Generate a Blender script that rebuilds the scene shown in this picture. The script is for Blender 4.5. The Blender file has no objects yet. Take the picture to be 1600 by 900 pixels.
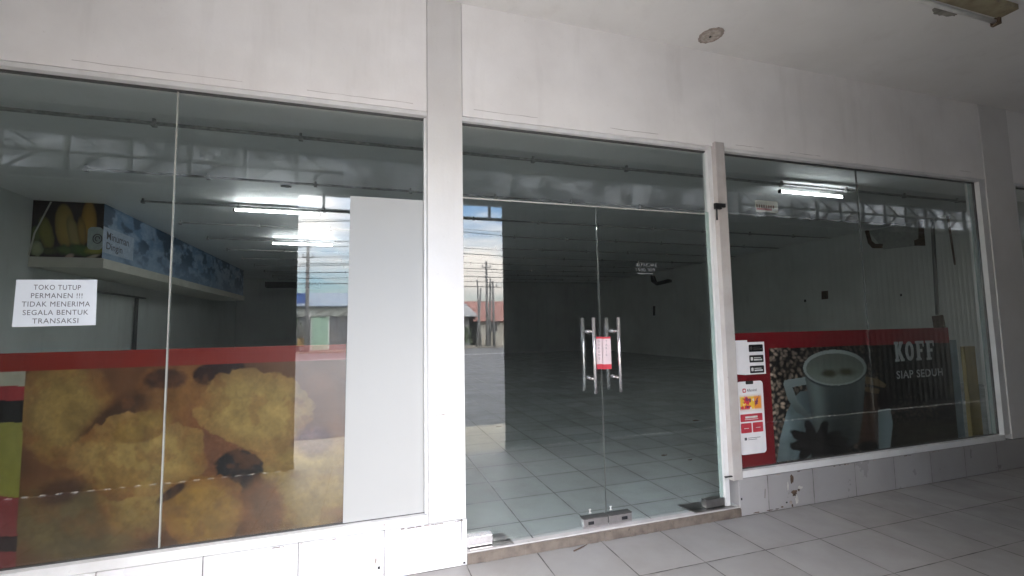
import bpy, math, random
import numpy as np
from mathutils import Vector, Matrix
random.seed(7)
rad = math.radians
S = bpy.context.scene
C = S.collection

# ------------------------------------------------------------------ camera
F, YAW, PITCH, ROLL, EYE, DC = 725.34, 0.3079312, 0.0814431, -0.0179101, 1.27, 2.594346
fw = Vector((math.sin(YAW)*math.cos(PITCH), math.cos(YAW)*math.cos(PITCH), math.sin(PITCH)))
rt0 = Vector((math.cos(YAW), -math.sin(YAW), 0)); up0 = rt0.cross(fw)
rt = rt0*math.cos(ROLL)+up0*math.sin(ROLL); up = up0*math.cos(ROLL)-rt0*math.sin(ROLL)
cd = bpy.data.cameras.new('camera'); cam = bpy.data.objects.new('camera', cd); C.objects.link(cam)
cd.sensor_width = 36; cd.lens = 36*F/1600; cd.clip_start = .05; cd.clip_end = 600
cam.matrix_world = Matrix(((rt.x, up.x, -fw.x, 0), (rt.y, up.y, -fw.y, -DC), (rt.z, up.z, -fw.z, EYE), (0, 0, 0, 1)))
S.camera = cam

# ------------------------------------------------------------------ world and sun
W = bpy.data.worlds.new("World"); S.world = W; W.use_nodes = True
nt = W.node_tree; nt.nodes.clear()
def wn(t, **k):
    n = nt.nodes.new(t)
    for a, b in k.items(): setattr(n, a, b)
    return n
out = wn('ShaderNodeOutputWorld'); bg = wn('ShaderNodeBackground')
CLOUD_SHIFT = (7, 2, 1)
SUN_EL, SUN_AZ = 26, 200      # behind the shop, so no direct sun under the canopy
sky = wn('ShaderNodeTexSky', sky_type='NISHITA', sun_disc=False, sun_elevation=rad(SUN_EL), sun_rotation=rad(20), air_density=1.0, dust_density=.7, ozone_density=3.0)
tc = wn('ShaderNodeTexCoord'); mp = wn('ShaderNodeMapping'); mp.inputs['Scale'].default_value = (1.2, 1.2, 3.6); mp.inputs['Location'].default_value = CLOUD_SHIFT
nz = wn('ShaderNodeTexNoise'); nz.inputs['Scale'].default_value = 2.6; nz.inputs['Detail'].default_value = 7; nz.inputs['Roughness'].default_value = .55
cr = wn('ShaderNodeValToRGB'); cr.color_ramp.elements[0].position = .40; cr.color_ramp.elements[1].position = .60
mx = wn('ShaderNodeMix', data_type='RGBA')
mx.inputs['B'].default_value = (11.6, 10.7, 10.0, 1)
nt.links.new(tc.outputs['Generated'], mp.inputs['Vector']); nt.links.new(mp.outputs[0], nz.inputs['Vector'])
nt.links.new(nz.outputs['Fac'], cr.inputs[0]); nt.links.new(cr.outputs[0], mx.inputs['Factor'])
nt.links.new(sky.outputs[0], mx.inputs['A'])
sx = wn('ShaderNodeSeparateXYZ'); nt.links.new(tc.outputs['Generated'], sx.inputs[0])
mr = wn('ShaderNodeMapRange'); mr.inputs[1].default_value = 0; mr.inputs[2].default_value = 1; mr.inputs[3].default_value = .42; mr.inputs[4].default_value = 2.1   # overcast sky: darker towards the horizon
nt.links.new(sx.outputs[2], mr.inputs[0])
vm = wn('ShaderNodeVectorMath', operation='SCALE'); nt.links.new(mx.outputs['Result'], vm.inputs[0]); nt.links.new(mr.outputs[0], vm.inputs['Scale'])
nt.links.new(vm.outputs[0], bg.inputs['Color'])
nt.links.new(bg.outputs[0], out.inputs[0]); bg.inputs['Strength'].default_value = .15
sd = bpy.data.lights.new('sun', 'SUN'); sd.energy = 1.0; sd.angle = rad(12); sd.color = (1, .94, .86)
so = bpy.data.objects.new('sun', sd); C.objects.link(so)
sv = Vector((math.sin(rad(20))*math.cos(rad(SUN_EL)), math.cos(rad(20))*math.cos(rad(SUN_EL)), math.sin(rad(SUN_EL))))
so.rotation_euler = sv.to_track_quat('Z', 'Y').to_euler(); so.location = (0, 10, 20)
V = S.view_settings; V.view_transform = 'Standard'; V.look = 'None'; V.gamma = 1; V.use_curve_mapping = False
V.exposure = 3.35
S.cycles.use_denoising = True; S.cycles.max_bounces = 10; S.cycles.diffuse_bounces = 7; S.cycles.glossy_bounces = 5
S.cycles.transparent_max_bounces = 24; S.cycles.sample_clamp_indirect = 8

# ------------------------------------------------------------------ photo ray helpers (measurements -> points on real planes)
def ray(u, v): return rt*((u-800)/F)-up*((v-450)/F)+fw
def ony(u, v, y=0.0):
    d = ray(u, v); t = (y+DC)/d.y; return d.x*t, EYE+d.z*t
def projy(X, Z, y=0.0):          # numpy: plane point -> photo pixel, used to paint printed pictures
    q = (X, y+DC, Z-EYE)
    w = q[0]*fw.x+q[1]*fw.y+q[2]*fw.z
    return 800+F*(q[0]*rt.x+q[1]*rt.y+q[2]*rt.z)/w, 450-F*(q[0]*up.x+q[1]*up.y+q[2]*up.z)/w

# ------------------------------------------------------------------ materials
def lin(c):
    return tuple((x/255/12.92 if x/255 <= .04045 else ((x/255+.055)/1.055)**2.4) for x in c)
class M:
    def __init__(s, name):
        s.m = bpy.data.materials.new(name); s.m.use_nodes = True; s.t = s.m.node_tree
        s.b = s.t.nodes['Principled BSDF']; s.o = s.t.nodes['Material Output']
    def n(s, t, ins=None, **k):
        x = s.t.nodes.new(t)
        for a, b in k.items(): setattr(x, a, b)
        for a, b in (ins or {}).items():
            if hasattr(b, 'is_linked') or hasattr(b, 'links'): s.t.links.new(b, x.inputs[a])
            else: x.inputs[a].default_value = b
        return x
    def math(s, op, a, b=0.0, c=None):
        d = {0: a, 1: b}
        if c is not None: d[2] = c
        return s.n('ShaderNodeMath', d, operation=op).outputs[0]
    def pos(s, scale=(1, 1, 1)):
        g = s.n('ShaderNodeNewGeometry')
        return s.n('ShaderNodeMapping', {'Vector': g.outputs['Position'], 'Scale': scale}).outputs[0]
    def noise(s, sc=5, det=5, rough=.55, scale=(1, 1, 1), vec=None):
        return s.n('ShaderNodeTexNoise', {'Vector': vec or s.pos(scale), 'Scale': sc, 'Detail': det, 'Roughness': rough}).outputs['Fac']
    def ramp(s, f, p0, p1, a=0.0, b=1.0):
        return s.n('ShaderNodeMapRange', {0: f, 1: p0, 2: p1, 3: a, 4: b}).outputs[0]
    def mix(s, f, a, b):
        def c(x): return (*x, 1) if isinstance(x, tuple) and len(x) == 3 else x
        return s.n('ShaderNodeMix', {'Factor': f, 'A': c(a), 'B': c(b)}, data_type='RGBA').outputs['Result']
    def set(s, **k):
        for a, b in k.items():
            a = {'col': 'Base Color', 'rough': 'Roughness', 'metal': 'Metallic', 'spec': 'Specular IOR Level', 'alpha': 'Alpha', 'normal': 'Normal', 'coat': 'Coat Weight'}[a]
            if isinstance(b, tuple) and len(b) == 3: b = (*b, 1)
            if hasattr(b, 'is_linked'): s.t.links.new(b, s.b.inputs[a])
            else: s.b.inputs[a].default_value = b
        return s
    def bump(s, h, st=.3, dist=.01):
        s.set(normal=s.n('ShaderNodeBump', {'Height': h, 'Strength': st, 'Distance': dist}).outputs[0]); return s

def plain(name, col, rough=.6, metal=0, var=.12, sc=14, spec=.5, bump=0):
    m = M(name); f = m.ramp(m.noise(sc), .3, .7)
    m.set(col=m.mix(f, tuple(c*(1-var) for c in col), tuple(min(1, c*(1+var)) for c in col)), rough=rough, metal=metal, spec=spec)
    if bump: m.bump(m.noise(sc*8, 4), bump, .004)
    return m.m

def paint(name, col, dirt=(.30, .26, .22), amount=.35, rough=.55, streak=True, sc=1.3, bump=.12):
    """old wall paint: broad tone changes, faint streaks, small spots"""
    m = M(name)
    big = m.ramp(m.noise(sc, 6, .6), .42, .72)
    st = m.ramp(m.noise(7, 4, .6, scale=(1, 1, .12) if streak else (1, 1, 1)), .55, .8)
    sp = m.ramp(m.noise(38, 3, .5), .70, .80)
    f = m.math('MULTIPLY', m.math('ADD', m.math('MULTIPLY', big, .5), m.math('MULTIPLY', st, .35)), amount)
    c = m.mix(f, col, dirt)
    c = m.mix(m.math('MULTIPLY', sp, amount*.6), c, dirt)
    m.set(col=c, rough=rough); m.bump(m.noise(60, 4, .6), bump, .004)
    return m.m

def tiles(name, col, grout, size, off, width=.004, rough=.25, axes='XY', dirt=.3, sy=None, dirtcol=(.22, .2, .18), spec=.5, ns=2.0):
    m = M(name); g = m.n('ShaderNodeNewGeometry'); sp = m.n('ShaderNodeSeparateXYZ', {0: g.outputs['Position']})
    jn = m.noise(9, 4, .6); ds = []; cells = []
    for i, ax in enumerate(axes):
        s_ = size if i == 0 or sy is None else sy
        v = m.math('DIVIDE', m.math('SUBTRACT', sp.outputs[ax], off[i]), s_)
        fr = m.math('FRACT', m.math('ADD', v, .5)); cells.append(m.math('FLOOR', m.math('ADD', v, 0.0)))
        ds.append(m.math('MULTIPLY', m.math('ABSOLUTE', m.math('SUBTRACT', fr, .5)), s_))
    d = ds[0] if len(ds) == 1 else m.math('MINIMUM', ds[0], ds[1])
    w = m.ramp(jn, .3, .7, width*.3, width*1.1)
    j = m.ramp(m.math('SUBTRACT', d, w), -.0015, .0015, 1, 0)
    cv = m.n('ShaderNodeCombineXYZ', {0: cells[0], 1: cells[-1]}).outputs[0]
    wn_ = m.n('ShaderNodeTexWhiteNoise', {'Vector': cv}).outputs['Value']
    base = m.mix(m.ramp(wn_, 0, 1, 0, 1), col, tuple(c*.84 for c in col))
    dn = m.ramp(m.noise(ns, 7, .65), .45, .75)
    near = m.ramp(d, 0, .05, 1, 0)
    base = m.mix(m.math('MULTIPLY', m.math('ADD', dn, m.math('MULTIPLY', near, .35)), dirt), base, dirtcol)
    sm = m.ramp(m.noise(70, 3, .5), .68, .76); base = m.mix(m.math('MULTIPLY', sm, dirt*.7), base, dirtcol)
    c = m.mix(m.math('MULTIPLY', j, m.ramp(jn, .25, .5, .6, 1)), base, grout)
    m.set(col=c, rough=m.ramp(m.noise(5, 5), .3, .7, rough*.8, rough*1.5), spec=spec)
    m.bump(m.math('MULTIPLY', j, -1.0), .5, .002)
    return m.m

def metal(name, col=(.62, .62, .62), rough=.3, var=.1): return plain(name, col, rough, 1, var, 30)

def glass_mat():
    m = M('window_glass'); g = m.n('ShaderNodeNewGeometry')
    ior = m.ramp(g.outputs['Backfacing'], 0, 1, 1.52, 1/1.52)
    fr = m.n('ShaderNodeFresnel', {'IOR': ior}).outputs[0]
    tr = m.n('ShaderNodeBsdfTransparent', {'Color': (.925, .950, .945, 1)}).outputs[0]
    gl = m.n('ShaderNodeBsdfGlossy', {'Color': (1, 1, 1, 1), 'Roughness': 0.0}).outputs[0]
    dn = m.ramp(m.noise(6, 6, .65, scale=(1, 1, .35)), .45, .8, .004, .014)
    df = m.n('ShaderNodeBsdfDiffuse', {'Color': (.6, .6, .58, 1)}).outputs[0]
    a = m.n('ShaderNodeMixShader', {0: dn, 1: tr, 2: df}).outputs[0]
    b = m.n('ShaderNodeMixShader', {0: fr, 1: a, 2: gl}).outputs[0]
    m.t.links.new(b, m.o.inputs[0]); return m.m
def emit(name, col, st):
    m = M(name); m.set(col=(.9, .9, .9)); m.b.inputs['Emission Color'].default_value = (*col, 1); m.b.inputs['Emission Strength'].default_value = st
    return m.m
def vcol(name, rough=.45, spec=.4):
    m = M(name); a = m.n('ShaderNodeVertexColor', layer_name='Col'); m.set(col=a.outputs[0], rough=rough, spec=spec); return m.m

MT = dict(
 wall=paint('white_wall_paint', (.86, .84, .825), amount=.38),
 wallc=paint('white_wall_paint_dimmed', (.68, .665, .65), amount=.32, sc=2.2),  # same paint as the wall, darkened in colour to offset strong light on it
 vceil=paint('canopy_ceiling_paint', (.78, .775, .765), amount=.3, streak=False, sc=.9),
 iwall=paint('grey_green_wall_paint', (.74, .75, .72), dirt=(.22, .20, .18), amount=.55, sc=.7),
 iwalll=paint('pale_wall_paint', (.68, .71, .69), dirt=(.2, .19, .17), amount=.5, sc=.8),
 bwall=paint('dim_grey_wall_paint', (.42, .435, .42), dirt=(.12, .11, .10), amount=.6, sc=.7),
 iceil=paint('shop_ceiling_paint', (.84, .85, .85), dirt=(.3, .28, .25), amount=.35, streak=False, sc=.6),
 plinth=tiles('plinth_tiles', (.80, .79, .80), (.06, .055, .05), .402, (-1.102, 0), axes='X', width=.0022, dirt=.25, rough=.22),
 plinthr=tiles('plinth_tiles_shaded', (.37, .36, .36), (.05, .045, .04), .402, (2.595, 0), axes='X', width=.0028, dirt=.4, rough=.3),  # same tiles; weak light at the right end is put into the colour
 vfloor=tiles('pavement_tiles', (.31, .303, .298), (.045, .04, .035), .402, (.932, -.04), width=.0036, dirt=.4, rough=.38, spec=.35),
 ifloor=tiles('shop_floor_tiles', (.54, .57, .565), (.16, .16, .16), .391, (.925, .235), width=.0042, dirt=.4, rough=.16),
 thr=paint('worn_concrete_edge', (.17, .14, .115), dirt=(.05, .035, .03), amount=1.1, streak=False, sc=14, bump=.8),
 thrt=paint('threshold_tile', (.52, .50, .49), dirt=(.2, .16, .13), amount=.6, streak=False, sc=9),
 frame=paint('white_frame_paint', (.72, .72, .715), dirt=(.26, .22, .19), amount=.4, sc=5),
 post=paint('aged_post_paint', (.50, .475, .455), dirt=(.3, .22, .19), amount=.7, sc=6),
 dark=plain('dark_gap', (.03, .028, .026), .8),
 gasket=plain('dark_gasket', (.07, .068, .066), .6),
 edge=plain('green_glass_edge', (.33, .42, .39), .2, spec=.6),
 joint=plain('silicone_joint', (.38, .38, .35), .4), jointd=plain('dark_joint', (.10, .105, .10), .4),
 steel=metal('brushed_steel', (.80, .77, .78), .22),
 steeld=metal('dull_steel', (.42, .41, .40), .38),
 black=plain('black_plastic', (.012, .012, .014), .5),
 rail=plain('rail_metal', (.34, .34, .33), .55, sc=20, var=.4),
 batten=paint('lamp_batten', (.6, .58, .52), dirt=(.3, .25, .18), amount=.7, sc=8),
 rustb=paint('rusty_batten', (.33, .29, .19), dirt=(.12, .08, .05), amount=1.2, sc=12),
 shutter=paint('dark_shutter', (.030, .031, .030), dirt=(.015, .014, .013), amount=.8, sc=2),
 truss=paint('grey_steel_truss', (.13, .135, .14), dirt=(.1, .06, .04), amount=.7, sc=5),
 glass=glass_mat(),
 tube=emit('lit_tube', (.93, .97, 1.0), 9.0), tubed=emit('lit_tube_weaker', (.93, .97, 1.0), 4.2),
 tubeoff=plain('unlit_tube', (.75, .75, .72), .3),
 paper=paint('white_paper', (.78, .82, .87), dirt=(.5, .52, .56), amount=.25, sc=6),
 ink=plain('grey_ink', (.10, .10, .11), .7),
 white=plain('white_sticker', (.78, .77, .78), .4, var=.04),
 board=plain('white_board', (.74, .76, .75), .6, var=.03, sc=3),
 crackm=plain('crack_paint', (.50, .47, .45), .8),
 film=paint('white_film', (.385, .385, .375), dirt=(.30, .29, .28), amount=.22, sc=1.6, bump=.04),
 red=plain('red_print', (.45, .035, .05), .4, var=.1),
 redm=plain('red_sticker_print', (.50, .05, .07), .4, var=.15),
 pink=plain('pink_sticker', (.62, .50, .51), .45, var=.06),
 letterd=plain('dim_letter', (.42, .425, .42), .6, var=.2, sc=40),
 letter=plain('white_letter', (.62, .62, .60), .6, var=.15, sc=40),
 stain=plain('brown_stain', (.10, .065, .045), .9, var=.5, sc=30),
 stainl=plain('pale_stain', (.33, .28, .25), .9, var=.3, sc=40),
 plaster=plain('pale_plaster', (.50, .48, .45), .9, var=.2, sc=25, bump=.5),
 ledge=paint('cream_ledge', (.60, .58, .50), amount=.5, sc=4),
 yellowb=paint('yellow_board', (.34, .25, .09), dirt=(.1, .08, .04), amount=.7, sc=3),
 blueb=plain('blue_grey_board', (.20, .26, .29), .5),
 asphalt=plain('asphalt', (.11, .115, .125), .75, var=.3, sc=4, bump=.4),
 kerbm=paint('yellow_worn_paving', (.42, .39, .31), dirt=(.16, .14, .11), amount=1.0, streak=False, sc=9),
 line=plain('road_line_paint', (.7, .7, .7), .7, var=.2),
 earth=plain('dusty_ground', (.22, .20, .17), .9, var=.3, sc=1.2),
)

# ------------------------------------------------------------------ mesh helpers
class B:
    def __init__(s): s.v = []; s.f = []; s.mi = []; s.sm = []
    def poly(s, pts, mi=0, smooth=False):
        i = len(s.v); s.v += [tuple(p) for p in pts]; s.f.append(tuple(range(i, i+len(pts)))); s.mi.append(mi); s.sm.append(smooth)
    def box(s, a, b, mi=0, bev=0.0):
        x0, y0, z0 = a; x1, y1, z1 = b
        i = len(s.v)
        s.v += [(x0,y0,z0),(x1,y0,z0),(x1,y1,z0),(x0,y1,z0),(x0,y0,z1),(x1,y0,z1),(x1,y1,z1),(x0,y1,z1)]
        for f in ((0,3,2,1),(4,5,6,7),(0,1,5,4),(1,2,6,5),(2,3,7,6),(3,0,4,7)):
            s.f.append(tuple(i+k for k in f)); s.mi.append(mi); s.sm.append(False)
        return s
    def tube(s, pts, r, n=10, mi=0, cap=True):
        pts = [Vector(p) for p in pts]; rs = r if isinstance(r, (list, tuple)) else [r]*len(pts); base = len(s.v)
        for k, p in enumerate(pts):
            t = (pts[min(k+1, len(pts)-1)]-pts[max(k-1, 0)]).normalized()
            a = Vector((0, 0, 1)) if abs(t.z) < .9 else Vector((1, 0, 0)); e1 = t.cross(a).normalized(); e2 = t.cross(e1)
            for j in range(n):
                an = 2*math.pi*j/n; s.v.append(tuple(p+(e1*math.cos(an)+e2*math.sin(an))*rs[k]))
        for k in range(len(pts)-1):
            for j in range(n):
                q = base+k*n; s.f.append((q+j, q+(j+1) % n, q+n+(j+1) % n, q+n+j)); s.mi.append(mi); s.sm.append(True)
        if cap:
            s.f.append(tuple(base+j for j in range(n))[::-1]); s.f.append(tuple(base+(len(pts)-1)*n+j for j in range(n))); s.mi += [mi]*2; s.sm += [False]*2
        return s
    def slab(s, pts, y0, y1, mi=0):     # polygon in XZ given thickness in Y
        n = len(pts); s.poly([(p[0], y0, p[1]) for p in pts], mi); s.poly([(p[0], y1, p[1]) for p in pts][::-1], mi)
        for k in range(n):
            a, b = pts[k], pts[(k+1) % n]; s.poly([(a[0], y0, a[1]), (a[0], y1, a[1]), (b[0], y1, b[1]), (b[0], y0, b[1])], mi)
        return s
    def slabz(s, pts, z0, z1, mi=0):
        n = len(pts); s.poly([(*p, z0) for p in pts][::-1], mi); s.poly([(*p, z1) for p in pts], mi)
        for k in range(n):
            a, b = pts[k], pts[(k+1) % n]; s.poly([(*a, z0), (*b, z0), (*b, z1), (*a, z1)], mi)
        return s
    def ring(s, x0, x1, z0, z1, l, r, t, b, y0, y1):
        o = [(x0, z0), (x1, z0), (x1, z1), (x0, z1)]; i = [(x0+l, z0+b), (x1-r, z0+b), (x1-r, z1-t), (x0+l, z1-t)]
        for k in range(4):
            n = (k+1) % 4; a, b_, c, d = o[k], o[n], i[n], i[k]
            s.poly([(p[0], y0, p[1]) for p in (a, b_, c, d)]); s.poly([(p[0], y1, p[1]) for p in (d, c, b_, a)])
            s.poly([(a[0], y0, a[1]), (a[0], y1, a[1]), (b_[0], y1, b_[1]), (b_[0], y0, b_[1])]); s.poly([(d[0], y0, d[1]), (c[0], y0, c[1]), (c[0], y1, c[1]), (d[0], y1, d[1])])
        return s
    def build(s, name, mats, parent=None, bev=0.0):
        me = bpy.data.meshes.new(name); me.from_pydata(s.v, [], s.f)
        for m in (mats if isinstance(mats, (list, tuple)) else [mats]): me.materials.append(MT[m] if isinstance(m, str) else m)
        me.polygons.foreach_set('material_index', s.mi); me.polygons.foreach_set('use_smooth', s.sm)
        me.validate(); me.update()
        import bmesh
        bm = bmesh.new(); bm.from_mesh(me); bmesh.ops.remove_doubles(bm, verts=bm.verts, dist=1e-5); bmesh.ops.recalc_face_normals(bm, faces=bm.faces)
        if bev:
            es = [e for e in bm.edges if len(e.link_faces) == 2 and e.calc_face_angle(0) > .8]
            bmesh.ops.bevel(bm, geom=es, offset=bev, segments=2, affect='EDGES', profile=.6)
        bm.to_mesh(me); bm.free()
        o = bpy.data.objects.new(name, me); C.objects.link(o)
        if parent:
            o.parent = parent; o.matrix_parent_inverse = Matrix.Translation(parent.location).inverted() if parent.type == 'EMPTY' else Matrix.Identity(4)
            if parent.parent: o.matrix_parent_inverse = Matrix.Identity(4)
        return o
def tag(o, label=None, cat=None, group=None, kind=None):
    if label: o['label'] = label
    if cat: o['category'] = cat
    if group: o['group'] = group
    if kind: o['kind'] = kind
    return o
def thing(name, loc, label, cat, group=None):
    o = bpy.data.objects.new(name, None); C.objects.link(o); o.location = loc; o.empty_display_size = .1
    return tag(o, label, cat, group)
def box(name, a, b, mat, parent=None, bev=0.0): return B().box(a, b).build(name, mat, parent, bev)
def struct(o): o['kind'] = 'structure'; return o
def copy_tree(o, dx, parent=None):
    c = o.copy(); C.objects.link(c)
    if parent is None: c.location = Vector(o.location)+Vector(dx)
    else: c.parent = parent
    if parent is not None: c.matrix_parent_inverse = o.matrix_parent_inverse.copy()
    for ch in o.children: copy_tree(ch, dx, c)
    return c

def text_part(name, body, x, z, y, h, mat, parent, width=None, bold=0.0, align='LEFT', shear=0, facing=-1, rot=0, plane='XZ', depth=.0006, space=1.0, mirror=False):
    cu = bpy.data.curves.new(name, 'FONT'); cu.body = body; cu.size = 1; cu.offset = bold; cu.align_x = 'LEFT'; cu.space_character = space; cu.resolution_u = 3
    ob = bpy.data.objects.new(name, cu); C.objects.link(ob)
    bpy.context.view_layer.update()
    me = bpy.data.meshes.new_from_object(ob.evaluated_get(bpy.context.evaluated_depsgraph_get()))
    bpy.data.objects.remove(ob); co = np.array([v.co[:] for v in me.vertices])
    mn, mxx = co.min(0), co.max(0); w0, h0 = mxx[0]-mn[0], mxx[1]-mn[1]
    sy = h/h0; sx = (width/w0) if width else sy
    X = (co[:, 0]-mn[0])*sx; Z = (co[:, 1]-mn[1])*sy; wd = w0*sx
    if mirror: X = wd-X
    if align == 'CENTER': X = X-wd/2
    if rot: X, Z = X*math.cos(rot)-Z*math.sin(rot), X*math.sin(rot)+Z*math.cos(rot)
    if plane == 'XZ': P = np.stack([x+X, np.full_like(X, y), z+Z], 1)
    else: P = np.stack([np.full_like(X, x), y+X, z+Z], 1)
    for v, p in zip(me.vertices, P): v.co = p
    me.materials.clear(); me.materials.append(MT[mat]); me.update()
    o = bpy.data.objects.new(name, me); C.objects.link(o)
    o.parent = parent
    if parent.type == 'EMPTY': o.matrix_parent_inverse = Matrix.Translation(parent.location).inverted()
    return o

# value noise for printed pictures
def vnoise(x, y, seed):
    r = np.random.RandomState(seed); g = r.rand(64, 64)
    xi = np.floor(x).astype(int); yi = np.floor(y).astype(int); fx = x-xi; fy = y-yi
    fx = fx*fx*(3-2*fx); fy = fy*fy*(3-2*fy); a = lambda i, j: g[(xi+i) % 64, (yi+j) % 64]
    return (a(0, 0)*(1-fx)+a(1, 0)*fx)*(1-fy)+(a(0, 1)*(1-fx)+a(1, 1)*fx)*fy
def fbm(x, y, seed, o=5):
    s_ = 0; am = .5; t = 0
    for k in range(o): s_ = s_+am*vnoise(x*2**k, y*2**k, seed+k); t += am; am *= .55
    return s_/t
def ss(a, b, x): t = np.clip((x-a)/(b-a), 0, 1); return t*t*(3-2*t)
def picture(name, fn, p0, p1, axis, const, nx, nz, mat, parent, thick=.0):
    """a printed picture: a fine grid whose colours are computed, in the plane `axis`=const"""
    a = np.linspace(p0[0], p1[0], nx); z = np.linspace(p0[1], p1[1], nz); A, Z = np.meshgrid(a, z)
    col = fn(A, Z)
    vs = [((x, const, zz) if axis == 'Y' else (const, x, zz)) for x, zz in zip(A.ravel(), Z.ravel())]
    fs = [(j*nx+i, j*nx+i+1, (j+1)*nx+i+1, (j+1)*nx+i) for j in range(nz-1) for i in range(nx-1)]
    me = bpy.data.meshes.new(name); me.from_pydata(vs, [], fs); me.materials.append(mat)
    at = me.color_attributes.new('Col', 'FLOAT_COLOR', 'POINT'); c4 = np.ones((nx*nz, 4), np.float32); c4[:, :3] = np.clip(col.reshape(-1, 3), 0, 1); at.data.foreach_set('color', c4.ravel())
    me.update(); o = bpy.data.objects.new(name, me); C.objects.link(o)
    if parent: o.parent = parent; o.matrix_parent_inverse = Matrix.Translation(parent.location).inverted()
    return o
printm = vcol('printed_picture')

def blob(img, U, Vv, cx, cy, rx, ry, col, rot=0, soft=.12, wob=.25, seed=0, freq=.03, shade=.35):
    a = math.radians(rot); dx = (U-cx)*math.cos(a)+(Vv-cy)*math.sin(a); dy = -(U-cx)*math.sin(a)+(Vv-cy)*math.cos(a)
    r = np.sqrt((dx/rx)**2+(dy/ry)**2)+wob*(fbm(U*freq, Vv*freq, seed)-.5)*2
    m = 1-ss(1-soft, 1+soft, r); c = np.array(col)[None, None]*(1-shade*ss(.35, 1.0, r))[..., None]
    return img*(1-m[..., None])+c*m[..., None]

# ------------------------------------------------------------------ levels
ZC = 3.18; ZI = 3.25; HEAD = 2.47; SILL = .28; PL = .235
XL, XR, YB = -4.68, 10.67, 17.4
COLL, COLR = .33, .53; DPL, DPR = 2.262, 2.375; WRE, PRL, PRR = 5.15, 5.235, 5.63
FD = 2.1           # the canopy's front line
FLI = .062

# ------------------------------------------------------------------ ground and outdoors
struct(box('ground', (-250, -300, -.9), (250, 200, -.32), 'earth'))
struct(box('road', (-120, -24.5, -.3), (120, -3.34, -.02), 'asphalt'))
struct(box('road_line', (-120, -19.0, -.0195), (120, -18.86, -.016), 'line'))
struct(box('far_pavement', (-120, -27, -.3), (120, -24.5, .06), 'earth'))
struct(box('kerb_strip', (-14, -3.34, -.3), (18, -FD-.02, -.004), 'kerbm'))
struct(box('verandah_floor', (-14, -FD-.02, -.25), (18, -.03, 0), 'vfloor'))
struct(box('verandah_ceiling', (-9, -FD-.06, ZC), (16, .0, ZC+.16), 'vceil'))
struct(box('shop_floor', (XL, .0, -.25), (XR, YB, FLI), 'ifloor'))
struct(box('shop_ceiling', (XL, .12, ZI), (XR, YB, ZI+.15), 'iceil'))

# ------------------------------------------------------------------ the shop building
shop = thing('shop_building', (0, 0, 0), 'empty white painted shop with tiled plinth and wide glass front under a canopy', 'building')
# header wall pieces, butted at the columns with fine shadow gaps
for x0, x1 in ((-9, COLL-.003), (COLR+.003, PRL-.003), (PRR+.003, 16)):
    box('header_wall', (x0, -.03, HEAD+.022), (x1, .12, ZC), 'wall', shop)
for x0, x1 in ((COLL, COLR), (PRL, PRR)):
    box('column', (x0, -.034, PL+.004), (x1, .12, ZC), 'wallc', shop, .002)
# plinths
B().box((-9, -.036, 0), (COLR+.004, .10, PL)).build('plinth', 'plinth', shop, .002)
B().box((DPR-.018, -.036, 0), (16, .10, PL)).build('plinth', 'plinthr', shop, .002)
box('threshold', (COLR+.005, -.040, 0), (DPR-.019, -.028, FLI-.006), 'thr', shop)
def ragged_edge():
    b = B(); x = COLR+.006
    while x < DPR-.03:
        w = random.uniform(.012, .06); d = random.uniform(0, .007); h = random.uniform(.0, .008)
        b.box((x, -.041-d, .001), (min(x+w, DPR-.02), -.0405, FLI-.006-h)); x += w
    return b.build('chipped_edge', 'thr', shop)
ragged_edge()
box('threshold_tile', (COLR+.005, -.0395, FLI-.005), (DPR-.019, .0, FLI+.002), 'thrt', shop)
# interior walls
box('wall', (XL-.15, .1, 0), (XL, YB, ZI+.15), 'iwalll', shop)
box('wall', (XR, .1, 0), (XR+.15, YB, ZI+.15), 'iwall', shop)
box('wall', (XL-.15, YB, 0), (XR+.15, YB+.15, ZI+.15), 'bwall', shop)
box('wall', (15.9, -FD, 0), (16.0, .1, ZC), 'wall', shop)
box('roof', (-9.3, -FD-.2, ZC+.34), (16.3, YB+.4, ZC+.5), 'vceil', shop)
box('front_beam', (-9, .13, ZI-.06), (16, .2, ZI+.2), 'iceil', shop)

def window(x0, x1, joints, extra=()):
    f = B()
    f.ring(x0, x1, PL+.002, HEAD+.020, .004, .004, .024, SILL-PL-.002, -.029, .03)
    fr = f.build('window', 'frame', shop, .0015)
    tag(fr)
    g = B()
    g.ring(x0+.0045, x1-.0045, SILL+.0005, HEAD-.0045, .002, .002, .008, .005, .006, .025)
    g.build('gasket', 'gasket', fr)
    xs = [x0+.0075]+joints+[x1-.0075]
    for a, b in zip(xs[:-1], xs[1:]):
        p = B().box((a+(.003 if a < 0 else .0004), .010, SILL+.006), (b-(.003 if b < 0 else .0004), .018, HEAD-.013)).build('pane', 'glass', fr)
    for j in joints:
        box('pane_joint', (j-.0028, .0085, SILL+.006 if j < 0 else 1.196), (j+.0028, .0195, HEAD-.014), 'joint' if j < 0 else 'jointd', fr)
    return fr
winl = window(-1.97-.9, COLL-.002, [-1.985, -.89])
box('window_jamb', (COLL-.018, -.02, SILL+.006), (COLL-.007, .028, HEAD-.014), 'frame', winl)
winr = window(DPR+.002, WRE+.004, [3.715])
box('window_jamb', (WRE+.006, -.026, SILL+.001), (PRL-.002, .05, HEAD+.018), 'frame', winr)
box('glass_edge', (WRE-.055, .022, SILL+.003), (WRE-.01, .03, HEAD-.01), 'edge', winr)
winf = window(PRR+.028, 9.4, [6.9, 8.15])
box('window_jamb', (PRR+.001, -.028, SILL+.001), (PRR+.026, .05, HEAD+.018), 'frame', winf)
winll = window(-8.9, -2.9, [-5.9, -4.4])

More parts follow.
